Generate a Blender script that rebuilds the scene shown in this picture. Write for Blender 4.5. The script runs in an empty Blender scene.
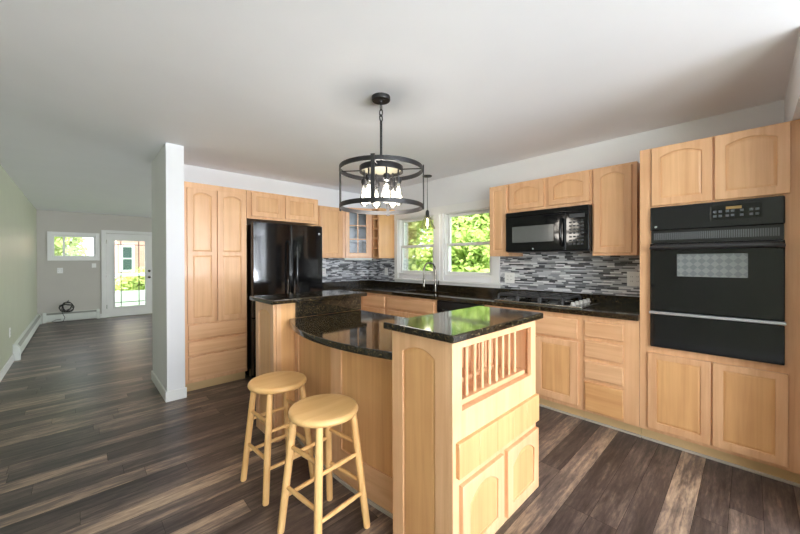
import bpy, bmesh, math, random
from mathutils import Vector, Matrix
from math import sin, cos, pi
SC = bpy.context.scene
COL = SC.collection
R = random.Random(7)

# ------------------------------------------------------------------ camera, sky, sun, large lights, exposure
F_PX, YAW, PITCH, ROLL, CAM_H, CY = 335.51, .8065, -.0043, -.0030, 1.3219, 262.31
cd = bpy.data.cameras.new('camera'); cam = bpy.data.objects.new('camera', cd); COL.objects.link(cam)
cd.sensor_width = 36; cd.lens = F_PX * 36 / 800; cd.shift_y = -(267 - CY) / 800; cd.clip_start = .02
_c, _s, _cp, _sp, _cr, _sr = cos(YAW), sin(YAW), cos(PITCH), sin(PITCH), cos(ROLL), sin(ROLL)
_f = Vector((_c*_cp, _s*_cp, _sp)); _u = Vector((-_c*_sp, -_s*_sp, _cp)); _r = Vector((_s, -_c, 0))
_rr = _r*_cr + _u*_sr; _uu = _u*_cr - _r*_sr
m = Matrix.Identity(4)
for i in range(3):
    m[i][0] = _rr[i]; m[i][1] = _uu[i]; m[i][2] = -_f[i]
m.translation = (0, 0, CAM_H); cam.matrix_world = m
SC.camera = cam

w = bpy.data.worlds.new('sky'); SC.world = w; w.use_nodes = True
bg = w.node_tree.nodes['Background']; bg.inputs['Color'].default_value = (.86, .93, 1, 1); bg.inputs['Strength'].default_value = 3.2

def light(name, kind, energy, loc, direction=None, color=(1, 1, 1), size=None, radius=None, angle=None):
    l = bpy.data.lights.new(name, kind); l.energy = energy; l.color = color
    if size: l.shape = 'RECTANGLE'; l.size, l.size_y = size
    if radius: l.shadow_soft_size = radius
    if angle: l.angle = angle
    o = bpy.data.objects.new(name, l); COL.objects.link(o); o.location = loc
    if direction: o.rotation_euler = Vector(direction).to_track_quat('-Z', 'Z').to_euler()
    return o
light('sun', 'SUN', 9.0, (0, 0, 20), (.62, .03, -.78), (1, .95, .86), angle=.02)
# added fill lights in made-up south and west windows, behind the camera
light('fill_south', 'AREA', 72, (1.2, -6.10, 1.45), (.06, 1, .0), (.94, .965, 1), size=(4.0, 1.8))
light('fill_ceiling_bounce', 'AREA', 640, (1.2, -6.06, .75), (.0, .30, .95), (.87, .925, 1), size=(4.0, .6))  # added uplight, brightens the ceiling so it bounces into the room
light('fill_west', 'AREA', 95, (-.72, -2.6, 1.45), (.62, .2, .76), (.92, .955, 1), size=(2.2, 1.6))  # added fill, tilted up towards the ceiling and east cabinets
light('daylight_living_room', 'AREA', 90, (4.42, 7.5, 1.5), (-1, .0, -.02), (.95, .98, 1), size=(2.6, 1.5))
VS = SC.view_settings
VS.view_transform = 'Standard'; VS.look = 'None'; VS.gamma = 1; VS.use_curve_mapping = False; VS.exposure = 0.68
SC.cycles.use_denoising = True
SC.cycles.max_bounces = 10; SC.cycles.diffuse_bounces = 6; SC.cycles.glossy_bounces = 4
SC.cycles.transparent_max_bounces = 16; SC.cycles.sample_clamp_indirect = 6

# ------------------------------------------------------------------ materials
def lin(c):
    return tuple(((v/255)/12.92 if v/255 <= .04045 else ((v/255+.055)/1.055)**2.4) for v in c) + (1,)
def newmat(name):
    mt = bpy.data.materials.new(name); mt.use_nodes = True
    nt = mt.node_tree; return mt, nt, nt.nodes['Principled BSDF']
def setp(b, rough=.5, metal=0, spec=.5, coat=0, color=None):
    b.inputs['Roughness'].default_value = rough; b.inputs['Metallic'].default_value = metal
    b.inputs['Specular IOR Level'].default_value = spec; b.inputs['Coat Weight'].default_value = coat
    if coat: b.inputs['Coat Roughness'].default_value = .12
    if color: b.inputs['Base Color'].default_value = color
def N(nt, t, **kw):
    n = nt.nodes.new(t)
    for k, v in kw.items():
        if k in n.inputs: n.inputs[k].default_value = v
        else: setattr(n, k, v)
    return n
def coords(nt, scale, out='Object'):
    tc = N(nt, 'ShaderNodeTexCoord'); mp = N(nt, 'ShaderNodeMapping'); mp.inputs['Scale'].default_value = scale
    nt.links.new(tc.outputs[out], mp.inputs['Vector']); return mp.outputs['Vector']
def ramp(nt, fac, stops):
    r = N(nt, 'ShaderNodeValToRGB'); e = r.color_ramp.elements
    while len(e) < len(stops): e.new(.5)
    for i, (p, c) in enumerate(stops): e[i].position = p; e[i].color = c
    nt.links.new(fac, r.inputs['Fac']); return r.outputs['Color']
def plain(name, rgb, rough=.5, metal=0, spec=.5, coat=0, var=.03, vs=3.0):
    """one colour with a faint procedural mottling"""
    mt, nt, b = newmat(name); setp(b, rough, metal, spec, coat)
    n = N(nt, 'ShaderNodeTexNoise', Scale=vs, Detail=3.0); nt.links.new(coords(nt, (1, 1, 1)), n.inputs['Vector'])
    c = lin(rgb); d = tuple(v*(1-var) for v in c[:3])+(1,); l = tuple(min(1, v*(1+var)) for v in c[:3])+(1,)
    nt.links.new(ramp(nt, n.outputs['Fac'], [(.3, d), (.7, l)]), b.inputs['Base Color']); return mt
def wood(name, axis, a, bcol, rough=.34, grain=26, coat=.12):
    """fine maple grain running along one axis"""
    mt, nt, b = newmat(name); setp(b, rough, 0, .45, coat)
    sc = [grain]*3; sc['xyz'.index(axis)] = 1.1
    oi = N(nt, 'ShaderNodeObjectInfo'); vec = coords(nt, sc)
    add = N(nt, 'ShaderNodeVectorMath', operation='ADD'); mul = N(nt, 'ShaderNodeVectorMath', operation='SCALE')
    cmb = N(nt, 'ShaderNodeCombineXYZ')
    for k in range(3): nt.links.new(oi.outputs['Random'], cmb.inputs[k])
    nt.links.new(cmb.outputs[0], mul.inputs[0]); mul.inputs['Scale'].default_value = 37
    nt.links.new(vec, add.inputs[0]); nt.links.new(mul.outputs[0], add.inputs[1])
    n = N(nt, 'ShaderNodeTexNoise', Scale=1.0, Detail=5.0, Roughness=.6, Distortion=.35); nt.links.new(add.outputs[0], n.inputs['Vector'])
    big = N(nt, 'ShaderNodeTexNoise', Scale=3.2, Detail=2.0); nt.links.new(coords(nt, (1, 1, 1)), big.inputs['Vector'])
    mx = N(nt, 'ShaderNodeMath', operation='MULTIPLY_ADD'); nt.links.new(big.outputs['Fac'], mx.inputs[0]); mx.inputs[1].default_value = .45
    nt.links.new(n.outputs['Fac'], mx.inputs[2])
    m2 = N(nt, 'ShaderNodeMath', operation='MULTIPLY_ADD'); nt.links.new(oi.outputs['Random'], m2.inputs[0]); m2.inputs[1].default_value = .16
    nt.links.new(mx.outputs[0], m2.inputs[2])
    nt.links.new(ramp(nt, m2.outputs[0], [(.45, lin(a)), (1.05, lin(bcol))]), b.inputs['Base Color'])
    bp = N(nt, 'ShaderNodeBump', Strength=.04, Distance=.002); nt.links.new(n.outputs['Fac'], bp.inputs['Height']); nt.links.new(bp.outputs[0], b.inputs['Normal'])
    return mt
FA, FB = (200, 149, 107), (226, 181, 139)       # frames: pinkish maple
PA, PB = (196, 143, 93), (222, 173, 120)        # panels: yellower maple
M = {}
for ax in 'xyz':
    M['frame_'+ax] = wood('maple_'+ax, ax, FA, FB)
    M['panel_'+ax] = wood('maple_panel_'+ax, ax, PA, PB)
M['panel_upper'] = wood('maple_panel_upper', 'z', (199, 147, 103), (225, 179, 134))
M['stool'] = wood('stool_wood', 'z', (210, 156, 94), (234, 190, 130), .32, 22, .2)
M['stool_seat'] = wood('stool_seat_wood', 'x', (210, 156, 94), (234, 190, 130), .3, 16, .25)
M['kick'] = plain('toe_kick', (206, 176, 130), .6)
M['moulding'] = plain('shoe_moulding', (176, 168, 158), .5)
M['cab_in'] = plain('cabinet_inside', (170, 140, 104), .6)
M['black'] = plain('black_gloss', (13, 14, 17), .07, 0, .36)
M['black_panel'] = plain('black_enamel', (22, 23, 26), .22, 0, .4)
M['black_satin'] = plain('black_satin', (20, 20, 21), .32)
M['fridge'] = plain('fridge_black', (12, 12, 13), .09, 0, .6)
M['iron'] = plain('cast_iron', (52, 52, 54), .4)
M['dark_bronze'] = plain('dark_bronze', (46, 45, 46), .42, .5)
M['steel'] = plain('brushed_steel', (196, 194, 190), .26, 1)
M['chrome'] = plain('satin_nickel', (128, 124, 117), .24, 1)
M['silver'] = plain('silver_trim', (188, 192, 198), .28, .8)
M['heater_shadow'] = plain('heater_damper', (150, 152, 146), .5)
M['handle_black'] = plain('handle_black', (34, 34, 37), .28, 0, .6)
M['knob'] = plain('pale_knob', (186, 184, 180), .4)
M['louvre'] = plain('vent_louvre', (96, 98, 102), .4, .3)
M['white'] = plain('white_paint', (233, 233, 232), .4)
M['white_metal'] = plain('white_enamel', (214, 218, 212), .45)
M['plastic'] = plain('white_plastic', (240, 240, 238), .4)
M['slot'] = plain('dark_slot', (70, 68, 66), .6)
M['wall'] = plain('wall_warm_grey', (228, 228, 231), .75, var=.015)
M['wall_far'] = plain('wall_greige', (196, 192, 186), .75, var=.015)
M['green'] = plain('wall_sage_green', (188, 192, 170), .42, var=.02)
M['ceil'] = plain('ceiling_paint', (241, 242, 247), .7, var=.01)
M['rubber'] = plain('black_cable', (24, 25, 26), .5)
M['bark'] = plain('bark', (92, 74, 58), .9, var=.2, vs=9)
M['grass'] = plain('grass', (104, 140, 60), .9, var=.25, vs=4)
M['brick_pink'] = plain('pink_siding', (206, 154, 144), .8, var=.06)
M['roof'] = plain('roof_shingle', (110, 100, 96), .9, var=.1)
M['glass_dark'] = plain('dark_pane', (66, 84, 84), .1)
M['vinyl'] = plain('white_vinyl', (232, 236, 240), .5)
M['pan'] = plain('lamp_pan_metal', (112, 108, 92), .4, 0)
M['amber'] = plain('display_amber', (150, 122, 70), .4)
M['key'] = plain('key_grey', (46, 50, 56), .4)
M['keylit'] = plain('key_pale', (84, 90, 96), .4)
def granite():
    mt, nt, b = newmat('dark_granite'); setp(b, .07, 0, .55)
    v = coords(nt, (1, 1, 1))
    n1 = N(nt, 'ShaderNodeTexVoronoi', Scale=260.0); nt.links.new(v, n1.inputs['Vector'])
    n2 = N(nt, 'ShaderNodeTexNoise', Scale=60.0, Detail=5.0, Roughness=.7); nt.links.new(v, n2.inputs['Vector'])
    sep = N(nt, 'ShaderNodeSeparateColor'); nt.links.new(n1.outputs['Color'], sep.inputs[0])
    mx = N(nt, 'ShaderNodeMath', operation='MULTIPLY'); nt.links.new(sep.outputs[0], mx.inputs[0]); nt.links.new(n2.outputs['Fac'], mx.inputs[1])
    nt.links.new(ramp(nt, mx.outputs[0], [(.24, lin((16, 14, 12))), (.36, lin((38, 33, 24))), (.48, lin((82, 68, 44))), (.60, lin((136, 118, 80)))]), b.inputs['Base Color'])
    return mt
M['granite'] = granite()
def mosaic():
    """thin horizontal strips of random length in greys, white and charcoal"""
    mt, nt, b = newmat('mosaic_strip_tile'); setp(b, .22, 0, .5)
    tc = N(nt, 'ShaderNodeTexCoord'); sp = N(nt, 'ShaderNodeSeparateXYZ'); nt.links.new(tc.outputs['Object'], sp.inputs[0])
    def mth(op, a, bb=None, c=None):
        n = N(nt, 'ShaderNodeMath', operation=op)
        for i, q in enumerate((a, bb, c)):
            if q is None: continue
            if isinstance(q, (int, float)): n.inputs[i].default_value = q
            else: nt.links.new(q, n.inputs[i])
        return n.outputs[0]
    uu = mth('ADD', sp.outputs[0], sp.outputs[1]); vv = mth('DIVIDE', sp.outputs[2], .0138)
    row = mth('FLOOR', vv); fr = mth('FRACT', vv)
    wn = N(nt, 'ShaderNodeTexWhiteNoise', noise_dimensions='1D'); nt.links.new(row, wn.inputs['W'])
    ln = mth('MULTIPLY_ADD', wn.outputs['Value'], .06, .055)
    off = mth('MULTIPLY', wn.outputs['Value'], 13.7)
    q = mth('ADD', mth('DIVIDE', uu, ln), off); ci = mth('FLOOR', q); fx = mth('FRACT', q)
    cb = N(nt, 'ShaderNodeCombineXYZ'); nt.links.new(ci, cb.inputs[0]); nt.links.new(row, cb.inputs[1])
    w2 = N(nt, 'ShaderNodeTexWhiteNoise', noise_dimensions='2D'); nt.links.new(cb.outputs[0], w2.inputs['Vector'])
    r = N(nt, 'ShaderNodeValToRGB'); r.color_ramp.interpolation = 'CONSTANT'; e = r.color_ramp.elements
    stops = [(0, (66, 68, 74)), (.17, (112, 114, 120)), (.36, (156, 158, 164)), (.56, (196, 198, 204)), (.80, (232, 233, 236))]
    while len(e) < len(stops): e.new(.5)
    for i, (p, c) in enumerate(stops): e[i].position = p; e[i].color = lin(c)
    nt.links.new(w2.outputs['Value'], r.inputs['Fac'])
    g1 = mth('LESS_THAN', fr, .10); g2 = mth('LESS_THAN', fx, .012); g = mth('MAXIMUM', g1, g2)
    mix = N(nt, 'ShaderNodeMix', data_type='RGBA'); nt.links.new(g, mix.inputs['Factor']); nt.links.new(r.outputs[0], mix.inputs[6]); mix.inputs[7].default_value = lin((150, 150, 152))
    nt.links.new(mix.outputs[2], b.inputs['Base Color']); return mt
M['mosaic'] = mosaic()
def planks():
    mt, nt, b = newmat('vinyl_plank'); setp(b, .34, 0, .5)
    at = N(nt, 'ShaderNodeAttribute', attribute_name='tone'); sd = N(nt, 'ShaderNodeAttribute', attribute_name='seed')
    v = coords(nt, (1.5, 22, 1)); v2 = coords(nt, (1.3, 7, 1))
    def shifted(vec, k):
        cb = N(nt, 'ShaderNodeCombineXYZ'); nt.links.new(sd.outputs['Fac'], cb.inputs[2]); nt.links.new(sd.outputs['Fac'], cb.inputs[0])
        sc = N(nt, 'ShaderNodeVectorMath', operation='SCALE'); nt.links.new(cb.outputs[0], sc.inputs[0]); sc.inputs['Scale'].default_value = k
        ad = N(nt, 'ShaderNodeVectorMath', operation='ADD'); nt.links.new(vec, ad.inputs[0]); nt.links.new(sc.outputs[0], ad.inputs[1]); return ad.outputs[0]
    n1 = N(nt, 'ShaderNodeTexNoise', Scale=1.6, Detail=6.0, Roughness=.65, Distortion=.6); nt.links.new(shifted(v, 31), n1.inputs['Vector'])
    n2 = N(nt, 'ShaderNodeTexNoise', Scale=1.5, Detail=4.0, Roughness=.6, Distortion=.4); nt.links.new(shifted(v2, 17), n2.inputs['Vector'])
    n3 = N(nt, 'ShaderNodeTexNoise', Scale=9.0, Detail=5.0, Roughness=.75); nt.links.new(shifted(v2, 11), n3.inputs['Vector'])
    def madd(a, k, c):
        n = N(nt, 'ShaderNodeMath', operation='MULTIPLY_ADD'); nt.links.new(a, n.inputs[0]); n.inputs[1].default_value = k
        if isinstance(c, float): n.inputs[2].default_value = c
        else: nt.links.new(c, n.inputs[2])
        return n.outputs[0]
    t = madd(n1.outputs['Fac'], 1.0, madd(n2.outputs['Fac'], .95, madd(n3.outputs['Fac'], .75, at.outputs['Fac'])))
    t = madd(t, 1.0, -1.29)
    col = ramp(nt, t, [(0.0, lin((50, 43, 42))), (.25, lin((78, 67, 64))), (.5, lin((112, 97, 89))), (.72, lin((162, 139, 119))), (1.0, lin((204, 179, 150)))])
    nt.links.new(col, b.inputs['Base Color'])
    bp = N(nt, 'ShaderNodeBump', Strength=.12, Distance=.002); nt.links.new(n1.outputs['Fac'], bp.inputs['Height']); nt.links.new(bp.outputs[0], b.inputs['Normal'])
    return mt
M['planks'] = planks(); M['seam'] = plain('plank_seam', (38, 33, 30), .7)
def glass(name, tint=(1, 1, 1, 1), gloss=.07):
    mt = bpy.data.materials.new(name); mt.use_nodes = True; nt = mt.node_tree; nt.nodes.clear()
    o = N(nt, 'ShaderNodeOutputMaterial'); t = N(nt, 'ShaderNodeBsdfTransparent', Color=tint); g = N(nt, 'ShaderNodeBsdfGlossy', Roughness=.02)
    fr = N(nt, 'ShaderNodeFresnel', IOR=1.45); mx = N(nt, 'ShaderNodeMixShader'); sc = N(nt, 'ShaderNodeMath', operation='MULTIPLY'); sc.inputs[1].default_value = gloss*14
    nt.links.new(fr.outputs[0], sc.inputs[0]); nt.links.new(sc.outputs[0], mx.inputs['Fac'])
    nt.links.new(t.outputs[0], mx.inputs[1]); nt.links.new(g.outputs[0], mx.inputs[2]); nt.links.new(mx.outputs[0], o.inputs['Surface'])
    return mt
M['glass'] = glass('window_glass', (.97, .98, .98, 1), .05)
M['cab_glass'] = glass('cabinet_glass', (.90, .92, .95, 1), .035)
M['bulb_glass'] = glass('bulb_glass', (1, .985, .95, 1), .07)
M['amber_glass'] = glass('seeded_shade_glass', (.97, .95, .86, 1), .035)
def emit(name, col, s):
    mt = bpy.data.materials.new(name); mt.use_nodes = True; nt = mt.node_tree; nt.nodes.clear()
    o = N(nt, 'ShaderNodeOutputMaterial'); e = N(nt, 'ShaderNodeEmission', Color=col, Strength=s); nt.links.new(e.outputs[0], o.inputs['Surface']); return mt
M['filament'] = emit('glowing_filament', (1, .93, .82, 1), 5)
def leaves(name, a, b_, c):
    mt = bpy.data.materials.new(name); mt.use_nodes = True; nt = mt.node_tree; nt.nodes.clear()
    o = N(nt, 'ShaderNodeOutputMaterial'); d = N(nt, 'ShaderNodeBsdfDiffuse'); t = N(nt, 'ShaderNodeBsdfTranslucent'); mx = N(nt, 'ShaderNodeMixShader'); mx.inputs[0].default_value = .45
    n = N(nt, 'ShaderNodeTexNoise', Scale=2.6, Detail=5.0, Roughness=.8); nt.links.new(coords(nt, (1, 1, 1)), n.inputs['Vector'])
    col = ramp(nt, n.outputs['Fac'], [(.32, lin(a)), (.5, lin(b_)), (.68, lin(c))])
    nt.links.new(col, d.inputs['Color']); nt.links.new(col, t.inputs['Color']); nt.links.new(d.outputs[0], mx.inputs[1]); nt.links.new(t.outputs[0], mx.inputs[2]); nt.links.new(mx.outputs[0], o.inputs['Surface']); return mt
M['leaf'] = leaves('leaves_green', (112, 144, 66), (174, 196, 112), (216, 224, 152))
M['leaf_dark'] = leaves('leaves_deep_green', (78, 116, 56), (134, 166, 88), (188, 206, 124))
M['leaf_pale'] = leaves('leaves_pale', (150, 172, 96), (204, 214, 142), (230, 232, 178))
def meshwin():
    mt, nt, b = newmat('oven_window_mesh'); setp(b, .18, .2, .6)
    v = coords(nt, (1, 1, 1)); mp = N(nt, 'ShaderNodeMapping'); mp.inputs['Rotation'].default_value = (math.radians(45), 0, 0); nt.links.new(v, mp.inputs['Vector'])
    ck = N(nt, 'ShaderNodeTexChecker', Scale=34.0); ck.inputs['Color1'].default_value = lin((112, 117, 120)); ck.inputs['Color2'].default_value = lin((130, 134, 137)); nt.links.new(mp.outputs[0], ck.inputs['Vector'])
    nt.links.new(ck.outputs[0], b.inputs['Base Color']); return mt
M['meshwin'] = meshwin()
M['mwwin'] = plain('microwave_window_screen', (96, 98, 98), .15, .1, .6)

# ------------------------------------------------------------------ mesh builders
WL = {}                                              # world position of every object's own origin
class MB:
    def __init__(s): s.bm = bmesh.new()
    def _merge(s, t):
        me = bpy.data.meshes.new('tmp'); t.to_mesh(me); t.free(); s.bm.from_mesh(me); bpy.data.meshes.remove(me)
    def box(s, x0, x1, y0, y1, z0, z1, bev=0.0, seg=2, rot=None):
        t = bmesh.new(); bmesh.ops.create_cube(t, size=1)
        bmesh.ops.scale(t, vec=(abs(x1-x0), abs(y1-y0), abs(z1-z0)), verts=t.verts)
        if bev: bmesh.ops.bevel(t, geom=t.edges[:], offset=bev, segments=seg, profile=.5, affect='EDGES')
        if rot: bmesh.ops.rotate(t, matrix=rot, verts=t.verts)
        bmesh.ops.translate(t, vec=((x0+x1)/2, (y0+y1)/2, (z0+z1)/2), verts=t.verts); s._merge(t); return s
    def cyl(s, p0, p1, r0, r1=None, seg=16):
        r1 = r0 if r1 is None else r1
        p0, p1 = Vector(p0), Vector(p1); d = p1-p0; t = bmesh.new()
        bmesh.ops.create_cone(t, cap_ends=True, segments=seg, radius1=r0, radius2=r1, depth=d.length)
        bmesh.ops.transform(t, matrix=Matrix.Translation((p0+p1)/2) @ d.to_track_quat('Z', 'Y').to_matrix().to_4x4(), verts=t.verts); s._merge(t); return s
    def lathe(s, c, prof, seg=28, axis='z', closed=False):
        t = bmesh.new(); rings = []
        for r, z in prof:
            ring = []
            for k in range(seg):
                a = 2*pi*k/seg
                p = {'z': (r*cos(a), r*sin(a), z), 'x': (z, r*cos(a), r*sin(a)), 'y': (r*sin(a), z, r*cos(a))}[axis]
                ring.append(t.verts.new((c[0]+p[0], c[1]+p[1], c[2]+p[2])))
            rings.append(ring)
        n = len(rings)
        for i in range(n if closed else n-1):
            A, B = rings[i], rings[(i+1) % n]
            for k in range(seg): t.faces.new((A[k], A[(k+1) % seg], B[(k+1) % seg], B[k]))
        if not closed:
            if prof[0][0] > 1e-4: t.faces.new(rings[0][::-1])
            if prof[-1][0] > 1e-4: t.faces.new(rings[-1])
        bmesh.ops.remove_doubles(t, verts=t.verts, dist=1e-6); bmesh.ops.recalc_face_normals(t, faces=t.faces); s._merge(t); return s
    def tube(s, pts, r, seg=10, closed=False):
        pts = [Vector(p) for p in pts]; t = bmesh.new(); n = len(pts); rings = []; prev = None
        for i, p in enumerate(pts):
            a = pts[(i-1) % n] if (closed or i) else p; b = pts[(i+1) % n] if (closed or i < n-1) else p
            d = (b-a).normalized()
            if prev is None: x = d.orthogonal().normalized()
            else: x = (prev - d*prev.dot(d)).normalized()
            prev = x; y = d.cross(x)
            rr = r[i] if isinstance(r, (list, tuple)) else r
            rings.append([t.verts.new(p + (x*cos(2*pi*k/seg)+y*sin(2*pi*k/seg))*rr) for k in range(seg)])
        for i in range(n if closed else n-1):
            A, B = rings[i], rings[(i+1) % n]
            for k in range(seg): t.faces.new((A[k], A[(k+1) % seg], B[(k+1) % seg], B[k]))
        if not closed: t.faces.new(rings[0][::-1]); t.faces.new(rings[-1])
        bmesh.ops.recalc_face_normals(t, faces=t.faces); s._merge(t); return s
    def prism(s, poly, z0, z1, bev=0.0, seg=2, holes=()):
        """polygon in plan (x,y), extruded upward"""
        t = bmesh.new(); edges = []
        for lp in (poly,)+tuple(holes):
            vs = [t.verts.new((p[0], p[1], z0)) for p in lp]
            edges += [t.edges.new((vs[i], vs[(i+1) % len(vs)])) for i in range(len(vs))]
        if holes: bmesh.ops.triangle_fill(t, use_beauty=True, use_dissolve=True, edges=edges)
        else: t.faces.new(t.verts[:])
        r = bmesh.ops.extrude_face_region(t, geom=t.faces[:])
        bmesh.ops.translate(t, vec=(0, 0, z1-z0), verts=[g for g in r['geom'] if isinstance(g, bmesh.types.BMVert)])
        bmesh.ops.recalc_face_normals(t, faces=t.faces)
        if bev:
            es = [e for e in t.edges if len(e.link_faces) == 2 and e.calc_face_angle() > .9]
            bmesh.ops.bevel(t, geom=es, offset=bev, segments=seg, profile=.5, affect='EDGES')
        s._merge(t); return s
    def face_prism(s, O, U, Nn, loops, n0, n1, bev=0.0, inset=None):
        """loops of (u,v) on a vertical face: O + U*u + z*v, thickness n0..n1 along Nn"""
        O, U, Nn = Vector(O), Vector(U).normalized(), Vector(Nn).normalized(); Z = Vector((0, 0, 1))
        t = bmesh.new(); edges = []
        for lp in loops:
            vs = [t.verts.new((p[0], p[1], 0)) for p in lp]
            edges += [t.edges.new((vs[i], vs[(i+1) % len(vs)])) for i in range(len(vs))]
        if len(loops) > 1: bmesh.ops.triangle_fill(t, use_beauty=True, use_dissolve=False, edges=edges)
        else: t.faces.new(t.verts[:])
        bmesh.ops.recalc_face_normals(t, faces=t.faces)
        r = bmesh.ops.extrude_face_region(t, geom=t.faces[:])
        tv = [g for g in r['geom'] if isinstance(g, bmesh.types.BMVert)]
        bmesh.ops.translate(t, vec=(0, 0, n1-n0), verts=tv)
        bmesh.ops.recalc_face_normals(t, faces=t.faces)
        if bev:
            es = [e for e in t.edges if len(e.link_faces) == 2 and e.calc_face_angle() > .9 and all(abs(v.co.z-(n1-n0)) < 1e-6 for v in e.verts)]
            bmesh.ops.bevel(t, geom=es, offset=bev, segments=2, profile=.5, affect='EDGES')
        if inset:
            top = max(t.faces, key=lambda f: (f.calc_center_median().z, f.calc_area()))
            bmesh.ops.inset_individual(t, faces=[top], thickness=inset[0], depth=inset[1])
        mat = Matrix.Identity(4)
        for i in range(3): mat[i][0] = U[i]; mat[i][1] = Z[i]; mat[i][2] = Nn[i]; mat[i][3] = (O + Nn*n0)[i]
        bmesh.ops.transform(t, matrix=mat, verts=t.verts)
        bmesh.ops.recalc_face_normals(t, faces=t.faces); s._merge(t); return s
    def build(s, name, mat, parent=None, smooth=False, origin=None, extra=()):
        o0 = Vector(origin) if origin else (WL[parent.name] if parent else Vector((0, 0, 0)))
        bmesh.ops.translate(s.bm, vec=-o0, verts=s.bm.verts)
        me = bpy.data.meshes.new(name); s.bm.to_mesh(me); s.bm.free()
        me.materials.append(mat if not isinstance(mat, str) else M[mat])
        for e in extra: me.materials.append(M[e])
        if smooth:
            for p in me.polygons: p.use_smooth = True
            me.set_sharp_from_angle(angle=math.radians(50))
        o = bpy.data.objects.new(name, me); COL.objects.link(o)
        if smooth:
            wn = o.modifiers.new('weighted_normal', 'WEIGHTED_NORMAL'); wn.keep_sharp = True; wn.weight = 100; wn.mode = 'FACE_AREA'
        if parent: o.parent = parent; o.location = o0 - WL[parent.name]
        else: o.location = o0
        WL[o.name] = o0; return o
def tag(o, label=None, cat=None, group=None, kind=None):
    for k, v in (('label', label), ('category', cat), ('group', group), ('kind', kind)):
        if v: o[k] = v
    return o
def thing(name, label, cat, loc, group=None):
    o = bpy.data.objects.new(name, None); COL.objects.link(o); o.location = loc; o.empty_display_size = .1
    WL[o.name] = Vector(loc); return tag(o, label, cat, group)
def struct(name, mb, mat, parent=None, smooth=False):
    o = mb.build(name, mat, parent, smooth)
    if not parent: o['kind'] = 'structure'
    return o
def box1(name, mat, parent, *a, bev=.0, **k): return MB().box(*a, bev=bev).build(name, mat, parent, smooth=bool(bev), **k)
def arch_loop(u0, u1, v0, v1, rise, n=14):
    if rise <= 0: return [(u0, v0), (u1, v0), (u1, v1), (u0, v1)]
    pts = [(u0, v0), (u1, v0)]; w_ = u1-u0
    for k in range(n+1):
        f = k/n; q = 2*f-1
        pts.append((u1 - w_*f, v1-rise + rise*(1-q*q)))
    return pts
def door(parent, O, U, Nn, w_, h_, arch=0.0, fw=.05, mid=None, name='door', t=.02, frame='frame_z', panel='panel_z', glassy=False):
    """framed door with raised panel(s); O = lower corner on the cabinet face"""
    outer = [(0, 0), (w_, 0), (w_, h_), (0, h_)]
    if mid is None: ops = [arch_loop(fw, w_-fw, fw, h_-fw*.8, arch)]
    else: ops = [arch_loop(fw, w_-fw, fw, mid-.02, 0), arch_loop(fw, w_-fw, mid+.025, h_-fw*.8, arch)]
    d = MB().face_prism(O, U, Nn, [outer]+ops, .0, t, .004).build(name, frame, parent, smooth=True)
    if glassy: return d, ops
    for lp in ops:
        cx = sum(p[0] for p in lp)/len(lp); cy = sum(p[1] for p in lp)/len(lp)
        MB().face_prism(O, U, Nn, [lp], .001, t*.55, 0, (.02, t*.22)).build('panel', panel, d)
    return d
def drawer(parent, O, U, Nn, w_, h_, mat, t=.023, name='drawer'):
    return MB().face_prism(O, U, Nn, [[(0, 0), (w_, 0), (w_, h_), (0, h_)]], 0, t, .010 if t > .02 else .003).build(name, mat, parent, smooth=True)
W_, S_, E_, NO = (-1, 0, 0), (0, -1, 0), (1, 0, 0), (0, 1, 0)

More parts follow.
